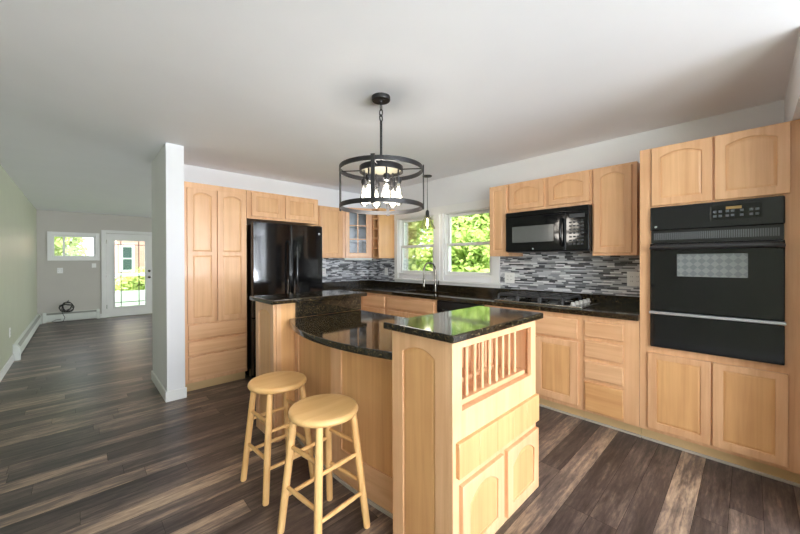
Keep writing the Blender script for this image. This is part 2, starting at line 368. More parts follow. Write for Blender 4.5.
# ------------------------------------------------------------------ setting: floor, ceiling, walls
XE, XW, YN, YW, CZ = 2.948, 3.568, 3.888, 4.508, 2.44
XG, YF, YS = -.64, 10.55, -6.0
XL = 4.4                                             # east side of the living room
RW = .125
def make_floor():
    bm = bmesh.new(); tl = bm.faces.layers.float.new('tone'); sl = bm.faces.layers.float.new('seed'); rr = random.Random(21)
    def quad(x0, x1, y0, y1, z, tone, mi):
        f = bm.faces.new([bm.verts.new(p) for p in ((x0, y0, z), (x1, y0, z), (x1, y1, z), (x0, y1, z))]); f[tl] = tone; f[sl] = rr.random()*10; f.material_index = mi
    fixed = {}                                       # tones of the planks one can single out: row -> [(x where plank ends, tone)]
    def row(y): return int(math.floor((y-.2)/RW + 1e-6))
    fixed[row(.26)] = [(1.75, .22), (3.1, .56), (4.5, .2)]
    fixed[row(.76)] = [(1.3, .2), (3.1, .5), (4.5, .2)]
    fixed[row(.51)] = [(1.9, .12), (3.1, .2), (4.5, .2)]
    fixed[row(.63)] = [(1.9, .1), (3.1, .13), (4.5, .2)]
    fixed[row(.38)] = [(1.4, .3), (3.1, .16), (4.5, .2)]
    fixed[row(.13)] = [(2.3, .12), (3.1, .14), (4.5, .2)]
    fixed[row(.0)] = [(2.5, .2), (3.1, .14), (4.5, .2)]
    fixed[row(3.01)] = [(.135, .52), (1.1, .12), (2.4, .3)]
    fixed[row(4.63)] = [(-.1, .55), (1.0, .2), (2.4, .3)]
    fixed[row(3.63)] = [(.08, .2), (.9, .44), (2.4, .3)]
    fixed[row(2.88)] = [(-.2, .25), (1.0, .34), (2.4, .3)]
    fixed[row(2.76)] = [(.2, .10), (1.1, .12), (2.4, .3)]
    fixed[row(2.63)] = [(.3, .42), (1.3, .36), (2.4, .3)]
    fixed[row(2.51)] = [(.5, .12), (1.3, .10), (2.4, .3)]
    fixed[row(2.38)] = [(.0, .25), (.9, .30), (2.4, .3)]
    fixed[row(2.26)] = [(-.1, .5), (1.2, .58), (2.4, .3)]
    fixed[row(2.13)] = [(-.1, .4), (1.2, .42), (2.4, .3)]
    fixed[row(2.01)] = [(.3, .08), (1.2, .10), (2.4, .3)]
    fixed[row(1.885)] = [(.655, .56), (1.4, .16), (2.4, .3)]
    fixed[row(1.76)] = [(.2, .2), (1.4, .2), (2.4, .3)]
    quad(XG-.1, XL+.1, YS-.1, YF+.05, -.002, 0, 1)
    k = row(YS)-1
    while .2+k*RW < YF:
        y0, y1 = .2+k*RW, .2+(k+1)*RW; x = XG-.05-rr.random()*1.1
        ends = list(fixed.get(k, []))
        while x < XL:
            if ends: xe, tone = ends.pop(0)
            else: xe = x+1.22; tone = rr.choice((.06, .12, .18, .24, .3, .38, .48))
            if xe <= x: continue
            quad(max(x, XG-.05)+.0008, min(xe, XL+.05)-.0008, max(y0, YS-.05)+.0008, min(y1, YF+.02)-.0008, 0, tone, 0); x = xe
        k += 1
    me = bpy.data.meshes.new('floor'); bm.to_mesh(me); bm.free(); me.materials.append(M['planks']); me.materials.append(M['seam'])
    o = bpy.data.objects.new('floor', me); COL.objects.link(o); o['kind'] = 'structure'; WL['floor'] = Vector((0, 0, 0))
make_floor()
struct('ceiling', MB().box(XG-.2, XL+.2, YS-.2, YF+.2, CZ, CZ+.15), 'ceil')
struct('wall_west', MB().box(XG-.15, XG, YS-.15, -3.8, -.02, CZ).box(XG-.15, XG, -1.4, YF+.15, -.02, CZ).box(XG-.15, XG, -3.8, -1.4, -.02, .55).box(XG-.15, XG, -3.8, -1.4, 2.32, CZ), 'green')
# east kitchen wall with two window openings
WIN = [(3.03, 3.757), (2.125, 2.868)]; WZ0, WZ1 = 1.12, 1.97
b = MB(); T = .14
ys = [YS-.1] + [v for p in sorted(WIN) for v in p] + [YW]
for i in range(0, len(ys)-1, 2): b.box(XW, XW+T, ys[i], ys[i+1], -.02, CZ)
for a, c in WIN: b.box(XW, XW+T, a, c, -.02, WZ0).box(XW, XW+T, a, c, WZ1, CZ)
struct('wall_east', b, 'wall')
struct('wall_north', MB().box(.745, XL, YW, YW+.14, -.02, CZ), 'wall')
struct('wall_partition', MB().box(.598, .744, 3.80, YW+.14, -.02, CZ), 'wall')
struct('wall_return', MB().box(2.5, XW, -.33, -.222, -.02, 2.12).box(2.5, XW, -.33, -.166, 2.12, CZ), 'wall')
struct('wall_living_east', MB().box(XL, XL+.14, YW, 6.3, -.02, CZ).box(XL, XL+.14, 8.7, YF+.1, -.02, CZ).box(XL, XL+.14, 6.3, 8.7, -.02, .8).box(XL, XL+.14, 6.3, 8.7, 2.2, CZ), 'wall_far')
struct('wall_south', MB().box(XG, XW, YS-.14, YS, -.02, .55).box(XG, XW, YS-.14, YS, 2.32, CZ).box(XG, -.55, YS-.14, YS, .55, 2.32).box(3.2, XW, YS-.14, YS, .55, 2.32), 'wall')
# far wall of the living room with a window and a glazed door
FX0, FX1, FZ0, FZ1 = -.41, .29, 1.43, 1.91
DX0, DX1, DZ1 = .475, 1.415, 2.0
b = MB().box(XG-.1, FX0, YF, YF+.14, -.02, CZ).box(FX0, FX1, YF, YF+.14, -.02, FZ0).box(FX0, FX1, YF, YF+.14, FZ1, CZ).box(FX1, DX0, YF, YF+.14, -.02, CZ)
b.box(DX0, DX1, YF, YF+.14, DZ1, CZ).box(DX1, XL+.1, YF, YF+.14, -.02, CZ)
struct('wall_far', b, 'wall_far')
# tiled backsplash
struct('wall_tile_east', MB().box(XW-.008, XW-.0005, .56, 2.02, 1.0, 1.42).box(XW-.008, XW-.0005, 3.84, YW, 1.0, 1.42), 'mosaic')
struct('wall_tile_north', MB().box(2.26, XW-.008, YW-.008, YW-.0005, 1.0, 1.42), 'mosaic')

def casing(name, x, y0, y1, z0, z1, w_, t):           # flat boards round an opening on the east wall
    b = MB()
    b.box(x-t, x, y0-w_, y0, z0, z1, .003).box(x-t, x, y1, y1+w_, z0, z1, .003).box(x-t, x, y0-w_, y1+w_, z1, z1+w_, .003)
    return b
# east window surround (trim_1): casing, mullion board, stool and apron
b = MB()
b.box(XW-.02, XW-.0005, 2.03, 2.13, 1.05, 1.96, .003).box(XW-.02, XW-.0005, 3.757, 3.828, 1.05, 1.96, .003).box(XW-.02, XW-.0005, 2.868, 3.03, 1.05, 1.96, .003)
b.box(XW-.022, XW-.0005, 2.02, 3.83, 1.96, 2.06, .003)
b.box(XW-.032, XW-.0005, 2.915, 2.975, 1.05, 1.96, .004)
struct('trim_1', b, 'white', smooth=True)
struct('trim_2', MB().box(XW-.05, XW-.0005, 1.99, 3.835, 1.03, 1.052, .005).box(XW-.018, XW-.0005, 2.02, 3.83, .995, 1.03, .003), 'white', smooth=True)
def window_east(n, y0, y1):
    b = MB()                                          # jamb lining
    x0, x1 = XW+.002, XW+T
    b.box(x0, x1, y0, y0+.022, WZ0, WZ1).box(x0, x1, y1-.022, y1, WZ0, WZ1).box(x0, x1, y0+.022, y1-.022, WZ1-.022, WZ1).box(x0, x1, y0+.022, y1-.022, WZ0, WZ0+.02)
    fr = struct('window_%d' % n, b, 'white')
    a, c = y0+.024, y1-.024; zm = 1.535
    def sash(x, z0, z1, sw, nm):
        s = MB().box(x, x+.034, a, a+sw, z0, z1, .003).box(x, x+.034, c-sw, c, z0, z1, .003).box(x, x+.034, a+sw, c-sw, z0, z0+sw, .003).box(x, x+.034, a+sw, c-sw, z1-sw, z1, .003).build(nm, 'white', fr, True)
        MB().box(x+.014, x+.019, a+sw, c-sw, z0+sw, z1-sw).build('pane', 'glass', s)
    sash(XW+.028, WZ0+.022, zm+.02, .034, 'lower_sash'); sash(XW+.066, zm-.018, WZ1-.024, .034, 'upper_sash')
window_east(1, *WIN[0]); window_east(2, *WIN[1])
# living-room window
b = MB().box(FX0-.075, FX0, YF-.02, YF-.0005, FZ0-.08, FZ1+.075, .003).box(FX1, FX1+.07, YF-.02, YF-.0005, FZ0-.08, FZ1+.075, .003).box(FX0, FX1, YF-.02, YF-.0005, FZ1, FZ1+.075, .003).box(FX0, FX1, YF-.02, YF-.0005, FZ0-.08, FZ0, .003)
fr = struct('window_3', b, 'white', smooth=True)
MB().box(FX0+.001, FX0+.03, YF+.02, YF+.07, FZ0+.001, FZ1-.001).box(FX1-.03, FX1-.001, YF+.02, YF+.07, FZ0+.001, FZ1-.001).box(FX0+.03, FX1-.03, YF+.02, YF+.07, FZ0+.001, FZ0+.03).box(FX0+.03, FX1-.03, YF+.02, YF+.07, FZ1-.03, FZ1-.001).box(-.25, -.215, YF+.02, YF+.07, FZ0+.03, FZ1-.03).build('sash', 'white', fr)
MB().box(FX0+.03, FX1-.03, YF+.04, YF+.046, FZ0+.03, FZ1-.03).build('pane', 'glass', fr)
# glazed back door
struct('trim_4', MB().box(DX0+.0005, DX0+.03, YF+.08, YF+.13, 0, DZ1).box(DX1-.03, DX1-.0005, YF+.08, YF+.13, 0, DZ1).box(DX0+.03, DX1-.03, YF+.08, YF+.13, DZ1-.03, DZ1-.0005).box(DX0+.03, DX1-.03, YF+.08, YF+.135, -.01, .02), 'white')
struct('trim_3', MB().box(DX0-.085, DX0, YF-.02, YF-.0005, 0, DZ1+.07, .003).box(DX1, DX1+.085, YF-.02, YF-.0005, 0, DZ1+.07, .003).box(DX0, DX1, YF-.02, YF-.0005, DZ1, DZ1+.07, .003), 'white', smooth=True)
gx0, gx1, gz0, gz1 = .638, 1.215, .235, 1.83; y0, y1 = YF+.03, YF+.075
dr = struct('door_1', MB().box(DX0+.004, gx0, y0, y1, .004, 1.997).box(gx1, DX1-.004, y0, y1, .004, 1.997).box(gx0, gx1, y0, y1, .004, gz0).box(gx0, gx1, y0, y1, gz1, 1.997), 'white')
MB().box(gx0-.03, gx0, y0-.012, y0, gz0-.03, gz1+.03, .003).box(gx1, gx1+.03, y0-.012, y0, gz0-.03, gz1+.03, .003).box(gx0, gx1, y0-.012, y0, gz0-.03, gz0, .003).box(gx0, gx1, y0-.012, y0, gz1, gz1+.03, .003).build('glazing_bead', 'white', dr, True)
MB().box(gx0, gx1, y0+.02, y0+.026, gz0, gz1).build('pane', 'glass', dr)
b = MB()
for xx in (.749, 1.095): b.box(xx-.008, xx+.008, y0+.012, y0+.034, gz0, gz1)
for zz in (.335, 1.735): b.box(gx0, gx1, y0+.012, y0+.034, zz-.008, zz+.008)
b.build('glazing_bars', 'slot', dr)
MB().lathe((1.30, y0-.005, .93), [(.03, .004), (.03, 0), (.012, -.006), (.012, -.03), (.026, -.04), (.028, -.055), (.018, -.066), (0, -.068)], axis='y', seg=16).build('knob', 'chrome', dr, True)
MB().lathe((1.30, y0-.005, 1.085), [(.03, .004), (.03, -.006), (.018, -.02), (0, -.022)], axis='y', seg=16).build('deadbolt', 'chrome', dr, True)
for zz in (.25, 1.0, 1.8): box1('hinge', 'chrome', dr, DX0+.004, DX0+.014, y0-.008, y0+.03, zz-.045, zz+.045)
# living-room east window, plus unseen south and west ones added for fill light
def big_window(n, axis, a0, a1, z0, z1, p, cnt):
    b = MB(); st = (a1-a0)/cnt
    def bx(u0, u1, v0, v1, d0, d1): return b.box(u0, u1, p+d0, p+d1, v0, v1) if axis == 'x' else b.box(p+d0, p+d1, u0, u1, v0, v1)
    for k in range(cnt+1): u = a0+k*st; bx(max(a0, u-.035), min(a1, u+.035), z0+.05, z1-.05, 0, .06)
    bx(a0, a1, z0, z0+.05, 0, .06); bx(a0, a1, z1-.05, z1, 0, .06); return struct('window_%d' % n, b, 'white')
big_window(4, 'x', -.55, 3.2, .55, 2.32, YS-.08, 4)
big_window(6, 'y', -3.8, -1.4, .55, 2.32, XG-.1, 2)
big_window(5, 'y', 6.3, 8.7, .8, 2.2, XL+.05, 2)
# baseboards
def bb(name, *boxes):
    b = MB()
    for q in boxes: b.box(*q, .004)
    return struct(name, b, 'white', smooth=True)
bb('baseboard_partition', (.583, .755, 3.785, 3.7995, 0, .1), (.583, .5975, 3.7995, YW+.14, 0, .1))
bb('baseboard_west', (XG+.0005, XG+.015, YS, 6.79, 0, .1))
bb('baseboard_far', (.36, .388, YF-.015, YF-.0005, 0, .1), (DX1+.09, XL, YF-.015, YF-.0005, 0, .1))

# ------------------------------------------------------------------ east wall: tall oven cabinet
FF = XE+.008                                          # face-frame front
t_ = thing('oven_cabinet', 'tall maple cabinet framing the black wall oven, four doors', 'cabinet', (3.25, .18, 0))
oy0, oy1, oz0, oz1 = -.136, .486, .712, 1.692
b = MB().box(FF+.02, XW-.002, -.220, -.202, .1, 2.118).box(FF+.02, XW-.002, .538, .556, .1, 2.118).box(XW-.02, XW-.002, -.202, .538, .1, 2.118)
for z in (.1, .69, 1.694, 2.10): b.box(FF+.02, XW-.02, -.202, .538, z, z+.016)
b.build('carcass', 'frame_z', t_)
b = MB().box(FF, FF+.02, -.220, oy0-.002, .1, 2.118).box(FF, FF+.02, oy1+.002, .556, .1, 2.118)
b.box(FF, FF+.02, oy0-.002, oy1+.002, .1, .135).box(FF, FF+.02, oy0-.002, oy1+.002, .655, oz0-.002).box(FF, FF+.02, oy0-.002, oy1+.002, oz1+.002, 1.715).box(FF, FF+.02, oy0-.002, oy1+.002, 2.09, 2.118)
b.box(FF, FF+.02, .155, .180, .135, .655).box(FF, FF+.02, .150, .176, 1.715, 2.09)
b.build('face_frame', 'frame_z', t_)
MB().box(FF+.07, FF+.085, -.220, .556, .0, .1).build('toe_kick', 'kick', t_)
MB().box(FF+.055, FF+.07, -.220, .556, 0, .018, .004).build('shoe_moulding', 'moulding', t_)
U = (0, -1, 0)
door(t_, (FF, .484, 1.704), U, W_, .315, .405, .032, panel='panel_upper'); door(t_, (FF, .157, 1.704), U, W_, .317, .405, .032, panel='panel_upper')
door(t_, (FF, .506, .125), U, W_, .332, .537, fw=.05); door(t_, (FF, .166, .125), U, W_, .320, .537, fw=.05)

# wall oven
ov = thing('wall_oven', 'black built-in wall oven with silver strip and bar handle', 'oven', (3.2, .175, oz0))
MB().box(FF+.002, 3.5, oy0+.003, oy1-.003, oz0+.003, oz1-.003).build('chassis', 'black_satin', ov)
X0 = FF-.028
cp = MB().box(X0, FF, oy0-.004, oy1+.004, 1.528, oz1, .008).build('control_panel', 'black_panel', ov, True)
MB().box(X0-.003, X0-.0005, -.05, .175, 1.578, 1.668, .001).build('display_window', 'black', cp)
MB().box(X0-.004, X0-.003, .035, .105, 1.638, 1.655).build('clock_display', 'amber', cp)
for yy in (.155, .13, .098, .075, .035, -.005, -.03):
    for zz in (1.592, 1.62): box1('button', 'keylit', cp, X0-.004, X0-.003, yy-.008, yy+.008, zz, zz+.014)
MB().lathe((X0-.0005, .458, 1.553), [(.0075, 0), (.0075, -.002), (0, -.0025)], axis='x', seg=14).build('badge', 'silver', cp)
vt = MB().box(X0+.012, FF, oy0, oy1, 1.44, 1.527).build('vent_grille', 'black_satin', ov)
b = MB()
for k in range(58):
    yy = oy1-.02-k*(oy1-oy0-.04)/57
    b.box(X0+.006, X0+.0118, yy-.0034, yy+.0034, 1.462, 1.51)
b.build('vent_louvres', 'louvre', vt)
od = MB().box(X0-.006, FF-.001, oy0-.004, oy1+.004, .966, 1.437, .006).build('oven_door', 'black', ov, True)
MB().box(X0-.008, X0-.0062, .008, .342, 1.212, 1.362, .0008).build('door_window', 'meshwin', od)
b = MB().tube([(X0-.006, oy0+.012, 1.405), (X0-.03, oy0+.02, 1.407), (X0-.042, oy0+.06, 1.41)]+[(X0-.044, oy0+.06+(oy1-oy0-.12)*k/8, 1.41) for k in range(1, 8)]+[(X0-.042, oy1-.06, 1.41), (X0-.03, oy1-.02, 1.407), (X0-.006, oy1-.012, 1.405)], .019, 12)
b.build('door_handle', 'handle_black', od, True)
dw = MB().box(X0-.004, FF-.001, oy0-.004, oy1+.004, oz0, .942, .006).build('warming_drawer', 'black', ov, True)
MB().box(X0-.016, FF-.001, oy0-.008, oy1+.008, .944, .964, .004).build('trim_strip', 'silver', ov, True)

# base cabinets along the east wall
def base_cab(name, label, y0, y1, top=.878, x1=XW-.002):
    t = thing(name, label, 'cabinet', (3.25, (y0+y1)/2, 0))
    MB().box(FF+.02, x1, y0+.001, y1-.001, .1, top).build('carcass', 'frame_z', t)
    MB().box(FF, FF+.02, y0+.001, y1-.001, .1, .878).build('face_frame', 'frame_z', t)
    MB().box(FF+.07, FF+.085, y0+.001, y1-.001, 0, .1).build('toe_kick', 'kick', t)
    MB().box(FF+.055, FF+.07, y0+.001, y1-.001, 0, .018, .004).build('shoe_moulding', 'moulding', t)
    return t
t_ = base_cab('drawer_cabinet', 'maple base cabinet with four stacked drawers left of the tall oven cabinet', .558, .945)
for z0, z1 in ((.711, .835), (.546, .681), (.376, .513), (.118, .346)): drawer(t_, (FF, .922, z0), U, W_, .264, z1-z0, 'panel_y' if z1 < .36 else 'frame_y')
t_ = base_cab('cooktop_cabinet', 'maple base cabinet under the gas cooktop, partly behind the island', .945, 1.855)
for a in (1.33, 1.80):
    drawer(t_, (FF, a, .676), U, W_, .352, .16, 'frame_y'); door(t_, (FF, a, .135), U, W_, .355, .518, fw=.058)
t_ = base_cab('sink_cabinet', 'maple sink base under the steel sink, wide false drawer front', 2.47, 3.335, .70)
drawer(t_, (FF, 3.31, .70), U, W_, .80, .145, 'frame_y')
door(t_, (FF, 3.31, .135), U, W_, .395, .54); door(t_, (FF, 2.905, .135), U, W_, .395, .54)
t_ = base_cab('corner_cabinet', 'maple corner base cabinet left of the sink base', 3.335, 3.875)
drawer(t_, (FF, 3.83, .70), U, W_, .46, .145, 'frame_y'); door(t_, (FF, 3.83, .135), U, W_, .46, .54)
t_ = thing('north_base_cabinet', 'maple base cabinet in the corner right of the black refrigerator', 'cabinet', (2.75, 4.2, 0))
MB().box(2.275, XW-.003, 3.898, YW-.002, .1, .878).build('carcass', 'frame_z', t_)
MB().box(2.275, XE-.03, 3.965, 3.98, 0, .1).build('toe_kick', 'kick', t_)
drawer(t_, (2.30, 3.898, .70), E_, S_, .58, .145, 'frame_x'); door(t_, (2.30, 3.898, .135), E_, S_, .58, .54)
dwsh = thing('dishwasher', 'black dishwasher between the sink base and the cooktop cabinet', 'dishwasher', (3.2, 2.16, 0))
MB().box(FF+.012, XW-.02, 1.862, 2.464, .02, .872).build('body', 'black_satin', dwsh)
MB().box(FF-.014, FF+.011, 1.862, 2.464, .12, .735, .005).build('door', 'black', dwsh, True)
MB().box(FF-.018, FF+.011, 1.862, 2.464, .74, .872, .006).build('control_panel', 'black_panel', dwsh, True)
MB().tube([(FF-.016, 1.95, .77), (FF-.034, 1.965, .77), (FF-.034, 2.36, .77), (FF-.016, 2.375, .77)], .009, 10).build('handle', 'black_satin', dwsh, True)

# worktop with sink cut-out and upstand
SX0, SX1, SY0, SY1 = 3.03, 3.38, 2.62, 3.22
CX = 2.918
wt = thing('countertop', 'dark speckled granite worktop along the window wall and corner', 'countertop', (3.2, 2.5, .88))
poly = [(CX, .56), (XW-.002, .56), (XW-.002, YW-.002), (2.262, YW-.002), (2.262, 3.858), (CX, 3.858)]
def rrect(x0, x1, y0, y1, r, n=5):
    p = []
    for cx, cy, a in ((x1-r, y1-r, 0), (x0+r, y1-r, 90), (x0+r, y0+r, 180), (x1-r, y0+r, 270)):
        for k in range(n+1): q = math.radians(a+90*k/n); p.append((cx+r*cos(q), cy+r*sin(q)))
    return p
MB().prism(poly, .880, .922, .006, 2, holes=[rrect(SX0, SX1, SY0, SY1, .05)]).build('slab', 'granite', wt, True)
MB().box(XW-.024, XW-.002, .56, YW-.024, .9225, .998, .003).box(2.262, XW-.002, YW-.024, YW-.002, .9225, .998, .003).build('upstand', 'granite', wt, True)
sk = thing('sink', 'undermount stainless steel sink below the double window', 'sink', (3.2, 2.92, .72))
b = MB(); g = .004; z0, z1 = .72, .879
b.prism(rrect(SX0-.012, SX1+.012, SY0-.012, SY1+.012, .055), z0, z0+.006)
b.prism(rrect(SX0-.012, SX1+.012, SY0-.012, SY1+.012, .055), z0+.006, z1, holes=[rrect(SX0+.002, SX1-.002, SY0+.002, SY1-.002, .05)])
b.build('basin', 'steel', sk, True)
MB().lathe((3.21, 2.92, z0+.006), [(0, .002), (.03, .003), (.042, .001), (.045, 0)], seg=20).build('drain', 'chrome', sk, True)
fc = thing('faucet', 'tall gooseneck nickel pull-down faucet at the window sink', 'faucet', (3.45, 2.915, .922))
fx, fy = 3.45, 2.915
MB().lathe((fx, fy, .9225), [(.03, 0), (.03, .008), (.021, .014), (.019, .09), (.015, .1)], seg=18).build('base', 'chrome', fc, True)
dx, dy = -.19, .035; pts = [(fx, fy, 1.02), (fx, fy, 1.19)]
for k in range(1, 13):
    a = pi*k/12; pts.append((fx+dx*(1-cos(a))/2, fy+dy*(1-cos(a))/2, 1.195+.102*sin(a)))
pts.append((fx+dx, fy+dy, 1.08))
MB().tube(pts, .012, 12).build('neck', 'chrome', fc, True)
MB().cyl((fx+dx, fy+dy, .985), (fx+dx, fy+dy, 1.08), .019, .014, 14).build('spray_head', 'chrome', fc, True)
MB().tube([(fx, fy-.018, .985), (fx-.005, fy-.045, .99), (fx-.01, fy-.06, 1.03), (fx-.012, fy-.068, 1.06)], [.012, .011, .008, .007], 10).build('lever', 'chrome', fc, True)

# gas cooktop
ct = thing('cooktop', 'black gas cooktop with iron grates and silver knobs', 'cooktop', (3.24, 1.24, .922))
kx0, kx1, ky0, ky1 = 2.985, 3.49, .96, 1.75
MB().box(kx0, kx1, ky0, ky1, .9225, .936, .004).build('tray', 'black', ct, True)
MB().box(kx0-.008, kx0-.0005, ky0-.006, ky1+.006, .9225, .938, .002).box(kx0, kx1, ky0-.007, ky0-.0005, .9225, .934, .002).box(kx0, kx1, ky1+.0005, ky1+.007, .9225, .938, .002).build('edge_trim', 'steel', ct, True)
for (bx_, by_, r) in ((3.11, 1.64, .045), (3.37, 1.64, .04), (3.11, 1.22, .045), (3.37, 1.22, .038), (3.24, 1.43, .052)):
    bn = MB().lathe((bx_, by_, .936), [(r*1.35, 0), (r*1.35, .004), (r, .006), (r, .016), (r*.9, .02), (0, .021)], seg=22).build('burner', 'iron', ct, True)
    MB().lathe((bx_, by_, .936), [(r*1.75, 0), (r*1.7, .003), (r*1.36, .003)], seg=22).build('burner_ring', 'steel', bn, True)
for (a, c) in ((1.545, 1.735), (1.33, 1.53), (1.125, 1.315)):
    b = MB(); g0, g1 = kx0+.035, kx1-.03; zt = .985
    for yy in (a, c): b.tube([(g0, yy, .937), (g0+.006, yy, zt-.012), (g0+.02, yy, zt), (g1-.02, yy, zt), (g1-.006, yy, zt-.012), (g1, yy, .937)], .0125, 8)
    ym = (a+c)/2
    b.tube([(g0+.02, ym, zt), (g1-.02, ym, zt)], .011, 8)
    for xx in (g0+.02, (g0+g1)/2, g1-.02): b.tube([(xx, a, zt), (xx, c, zt)], .0125, 8)
    for xx in (3.11, 3.37):
        for q in (0, pi/2): b.tube([(xx-.06*cos(q+pi/4), ym-.06*sin(q+pi/4), zt+.004), (xx+.06*cos(q+pi/4), ym+.06*sin(q+pi/4), zt+.004)], .009, 8)
    b.build('grate', 'iron', ct, True)
for k in range(5):
    xx = 3.04+k*.098
    MB().lathe((xx, 1.045, .936), [(.024, 0), (.024, .004), (.016, .008), (.015, .026), (.012, .029), (0, .0295)], seg=18).build('knob', 'knob', ct, True)

# upper cabinets and microwave on the east wall
UF = 3.24                                             # face-frame front of the wall cabinets
def wall_cab(name, label, y0, y1, z0, z1):
    t = thing(name, label, 'cabinet', (3.4, (y0+y1)/2, z0))
    MB().box(UF+.02, XW-.002, y0+.001, y1-.001, z0, z1).build('carcass', 'frame_z', t)
    MB().box(UF, UF+.02, y0+.001, y1-.001, z0, z1, .001).build('face_frame', 'frame_z', t)
    return t
t_ = wall_cab('wall_cabinet', 'maple wall cabinet with one tall arched door right of the microwave', .627, .953, 1.362, 2.117); door(t_, (UF, .937, 1.385), U, W_, .277, .712, .035, panel='panel_upper')
t_ = wall_cab('wall_cabinet', 'narrow maple wall cabinet between the window and the microwave', 1.742, 1.968, 1.368, 2.117); door(t_, (UF, 1.950, 1.39), U, W_, .193, .708, .0, fw=.045, panel='panel_upper')
t_ = wall_cab('wall_cabinet', 'short wide maple cabinet with two arched doors above the microwave', .955, 1.740, 1.812, 2.117)
door(t_, (UF, 1.722, 1.842), U, W_, .352, .257, .045, fw=.05, panel='panel_upper'); door(t_, (UF, 1.325, 1.842), U, W_, .355, .257, .045, fw=.05, panel='panel_upper')
mw = thing('microwave', 'black over-the-range microwave above the gas cooktop', 'microwave', (3.36, 1.34, 1.405))
MB().box(3.20, XW-.003, .957, 1.738, 1.405, 1.805, .004).build('body', 'black_satin', mw, True)
dm = MB().box(3.168, 3.199, 1.150, 1.738, 1.412, 1.755, .008).build('door', 'black', mw, True)
MB().box(3.1655, 3.1678, 1.255, 1.665, 1.50, 1.658, .001).build('window', 'mwwin', dm)
MB().tube([(3.17, 1.178, 1.70), (3.135, 1.178, 1.685), (3.125, 1.178, 1.62), (3.122, 1.178, 1.58), (3.125, 1.178, 1.53), (3.135, 1.178, 1.47), (3.17, 1.178, 1.455)], .013, 10).build('handle', 'black', dm, True)
MB().box(3.17, 3.199, .957, 1.738, 1.757, 1.805, .006).build('vent_panel', 'black', mw, True)
km = MB().box(3.168, 3.199, .957, 1.148, 1.412, 1.755, .006).build('control_panel', 'black', mw, True)
MB().box(3.166, 3.1678, .99, 1.115, 1.70, 1.735).build('clock_display', 'key', km)
for i in range(7):
    for j in range(4): box1('button', 'key', km, 3.1665, 3.1678, 1.108-j*.032-.011, 1.108-j*.032+.011, 1.66-i*.032-.007, 1.66-i*.032+.007)
MB().lathe((3.1675, 1.45, 1.435), [(.008, 0), (.008, -.0015), (0, -.002)], axis='x', seg=14).build('badge', 'silver', dm)

# corner: wine rack and glass-door cabinet
t_ = thing('wine_rack_cabinet', 'narrow maple wall cabinet with open wine cubbies left of the window', 'cabinet', (3.4, 3.91, 1.366))
wy0, wy1 = 3.835, 4.0
MB().box(3.26, XW-.002, wy0, wy0+.018, 1.366, 2.117).box(3.26, XW-.002, wy1-.012, wy1, 1.366, 2.117).box(XW-.02, XW-.002, wy0+.018, wy1-.012, 1.366, 2.117).build('carcass', 'panel_z', t_)
b = MB(); nz = 5; zs = [1.37+(2.10-1.37)*k/nz for k in range(nz+1)]
for z in zs: b.box(3.262, XW-.02, wy0+.018, wy1-.012, z-.008, z+.008)
b.build('shelves', 'frame_y', t_)
b = MB().box(3.24, 3.2599, wy0, wy0+.03, 1.366, 2.117).box(3.24, 3.2599, wy1-.035, wy1, 1.366, 2.117)
for z in zs: b.box(3.24, 3.2599, wy0+.03, wy1-.035, z-.014, z+.014)
b.build('face_frame', 'frame_z', t_)
A, B = Vector((2.835, 4.180, 0)), Vector((3.236, 4.004, 0)); ud = (B-A).normalized(); nd = Vector((ud.y, -ud.x, 0)); L = (B-A).length
t_ = thing('corner_wall_cabinet', 'maple corner wall cabinet with a six-pane glass door', 'cabinet', (3.2, 4.25, 1.366))
bk = [(A.x-nd.x*.002, A.y), (B.x, B.y-nd.y*0), (XW-.003, B.y), (XW-.003, YW-.003), (A.x, YW-.003)]
MB().prism([(A.x+.003, A.y), (B.x, B.y+.003), (XW-.004, B.y+.003), (XW-.004, YW-.004), (A.x+.003, YW-.004)], 1.366, 1.384).prism([(A.x+.003, A.y), (B.x, B.y+.003), (XW-.004, B.y+.003), (XW-.004, YW-.004), (A.x+.003, YW-.004)], 2.10, 2.117).prism([(A.x+.003, A.y+.002), (A.x+.018, A.y-.004), (A.x+.018, YW-.02), (A.x+.003, YW-.02)], 1.384, 2.10).box(A.x+.003, XW-.02, YW-.02, YW-.004, 1.384, 2.10).box(XW-.02, XW-.004, B.y+.01, YW-.004, 1.384, 2.10).build('carcass', 'white', t_)
O = A + nd*.002; O.z = 1.366
MB().face_prism(O, ud, nd, [[(0, 0), (L, 0), (L, .751), (0, .751)], [(.045, .03), (L-.045, .03), (L-.045, .72), (.045, .72)]], 0, .018).build('face_frame', 'frame_z', t_)
O2 = O+nd*.018+ud*.03; O2.z = 1.382; dwid = L-.06; dh = .72
gd, ops = door(t_, O2, ud, nd, dwid, dh, 0, fw=.062, glassy=True)
u0, u1, v0, v1 = .062, dwid-.062, .062, dh-.0496
MB().face_prism(O2, ud, nd, [[(u0, v0), (u1, v0), (u1, v1), (u0, v1)]], .006, .009).build('pane', 'cab_glass', gd)
b = MB(); um = (u0+u1)/2
b.face_prism(O2, ud, nd, [[(um-.008, v0), (um+.008, v0), (um+.008, v1), (um-.008, v1)]], .0095, .018)
for f in (1/3, 2/3):
    v = v0+(v1-v0)*f; b.face_prism(O2, ud, nd, [[(u0, v-.008), (u1, v-.008), (u1, v+.008), (u0, v+.008)]], .0095, .0175)
b.build('muntins', 'frame_z', gd)
b = MB()
for z in (1.62, 1.86): b.prism([(A.x+.02, A.y+.05), (B.x-.02, B.y+.06), (XW-.022, B.y+.06), (XW-.022, YW-.022), (A.x+.02, YW-.022)], z, z+.012)
b.build('shelf', 'white', t_)
lt = thing('under_cabinet_light', 'slim white light fixture under the glass corner cabinet', 'light', (3.05, 4.2, 1.335))
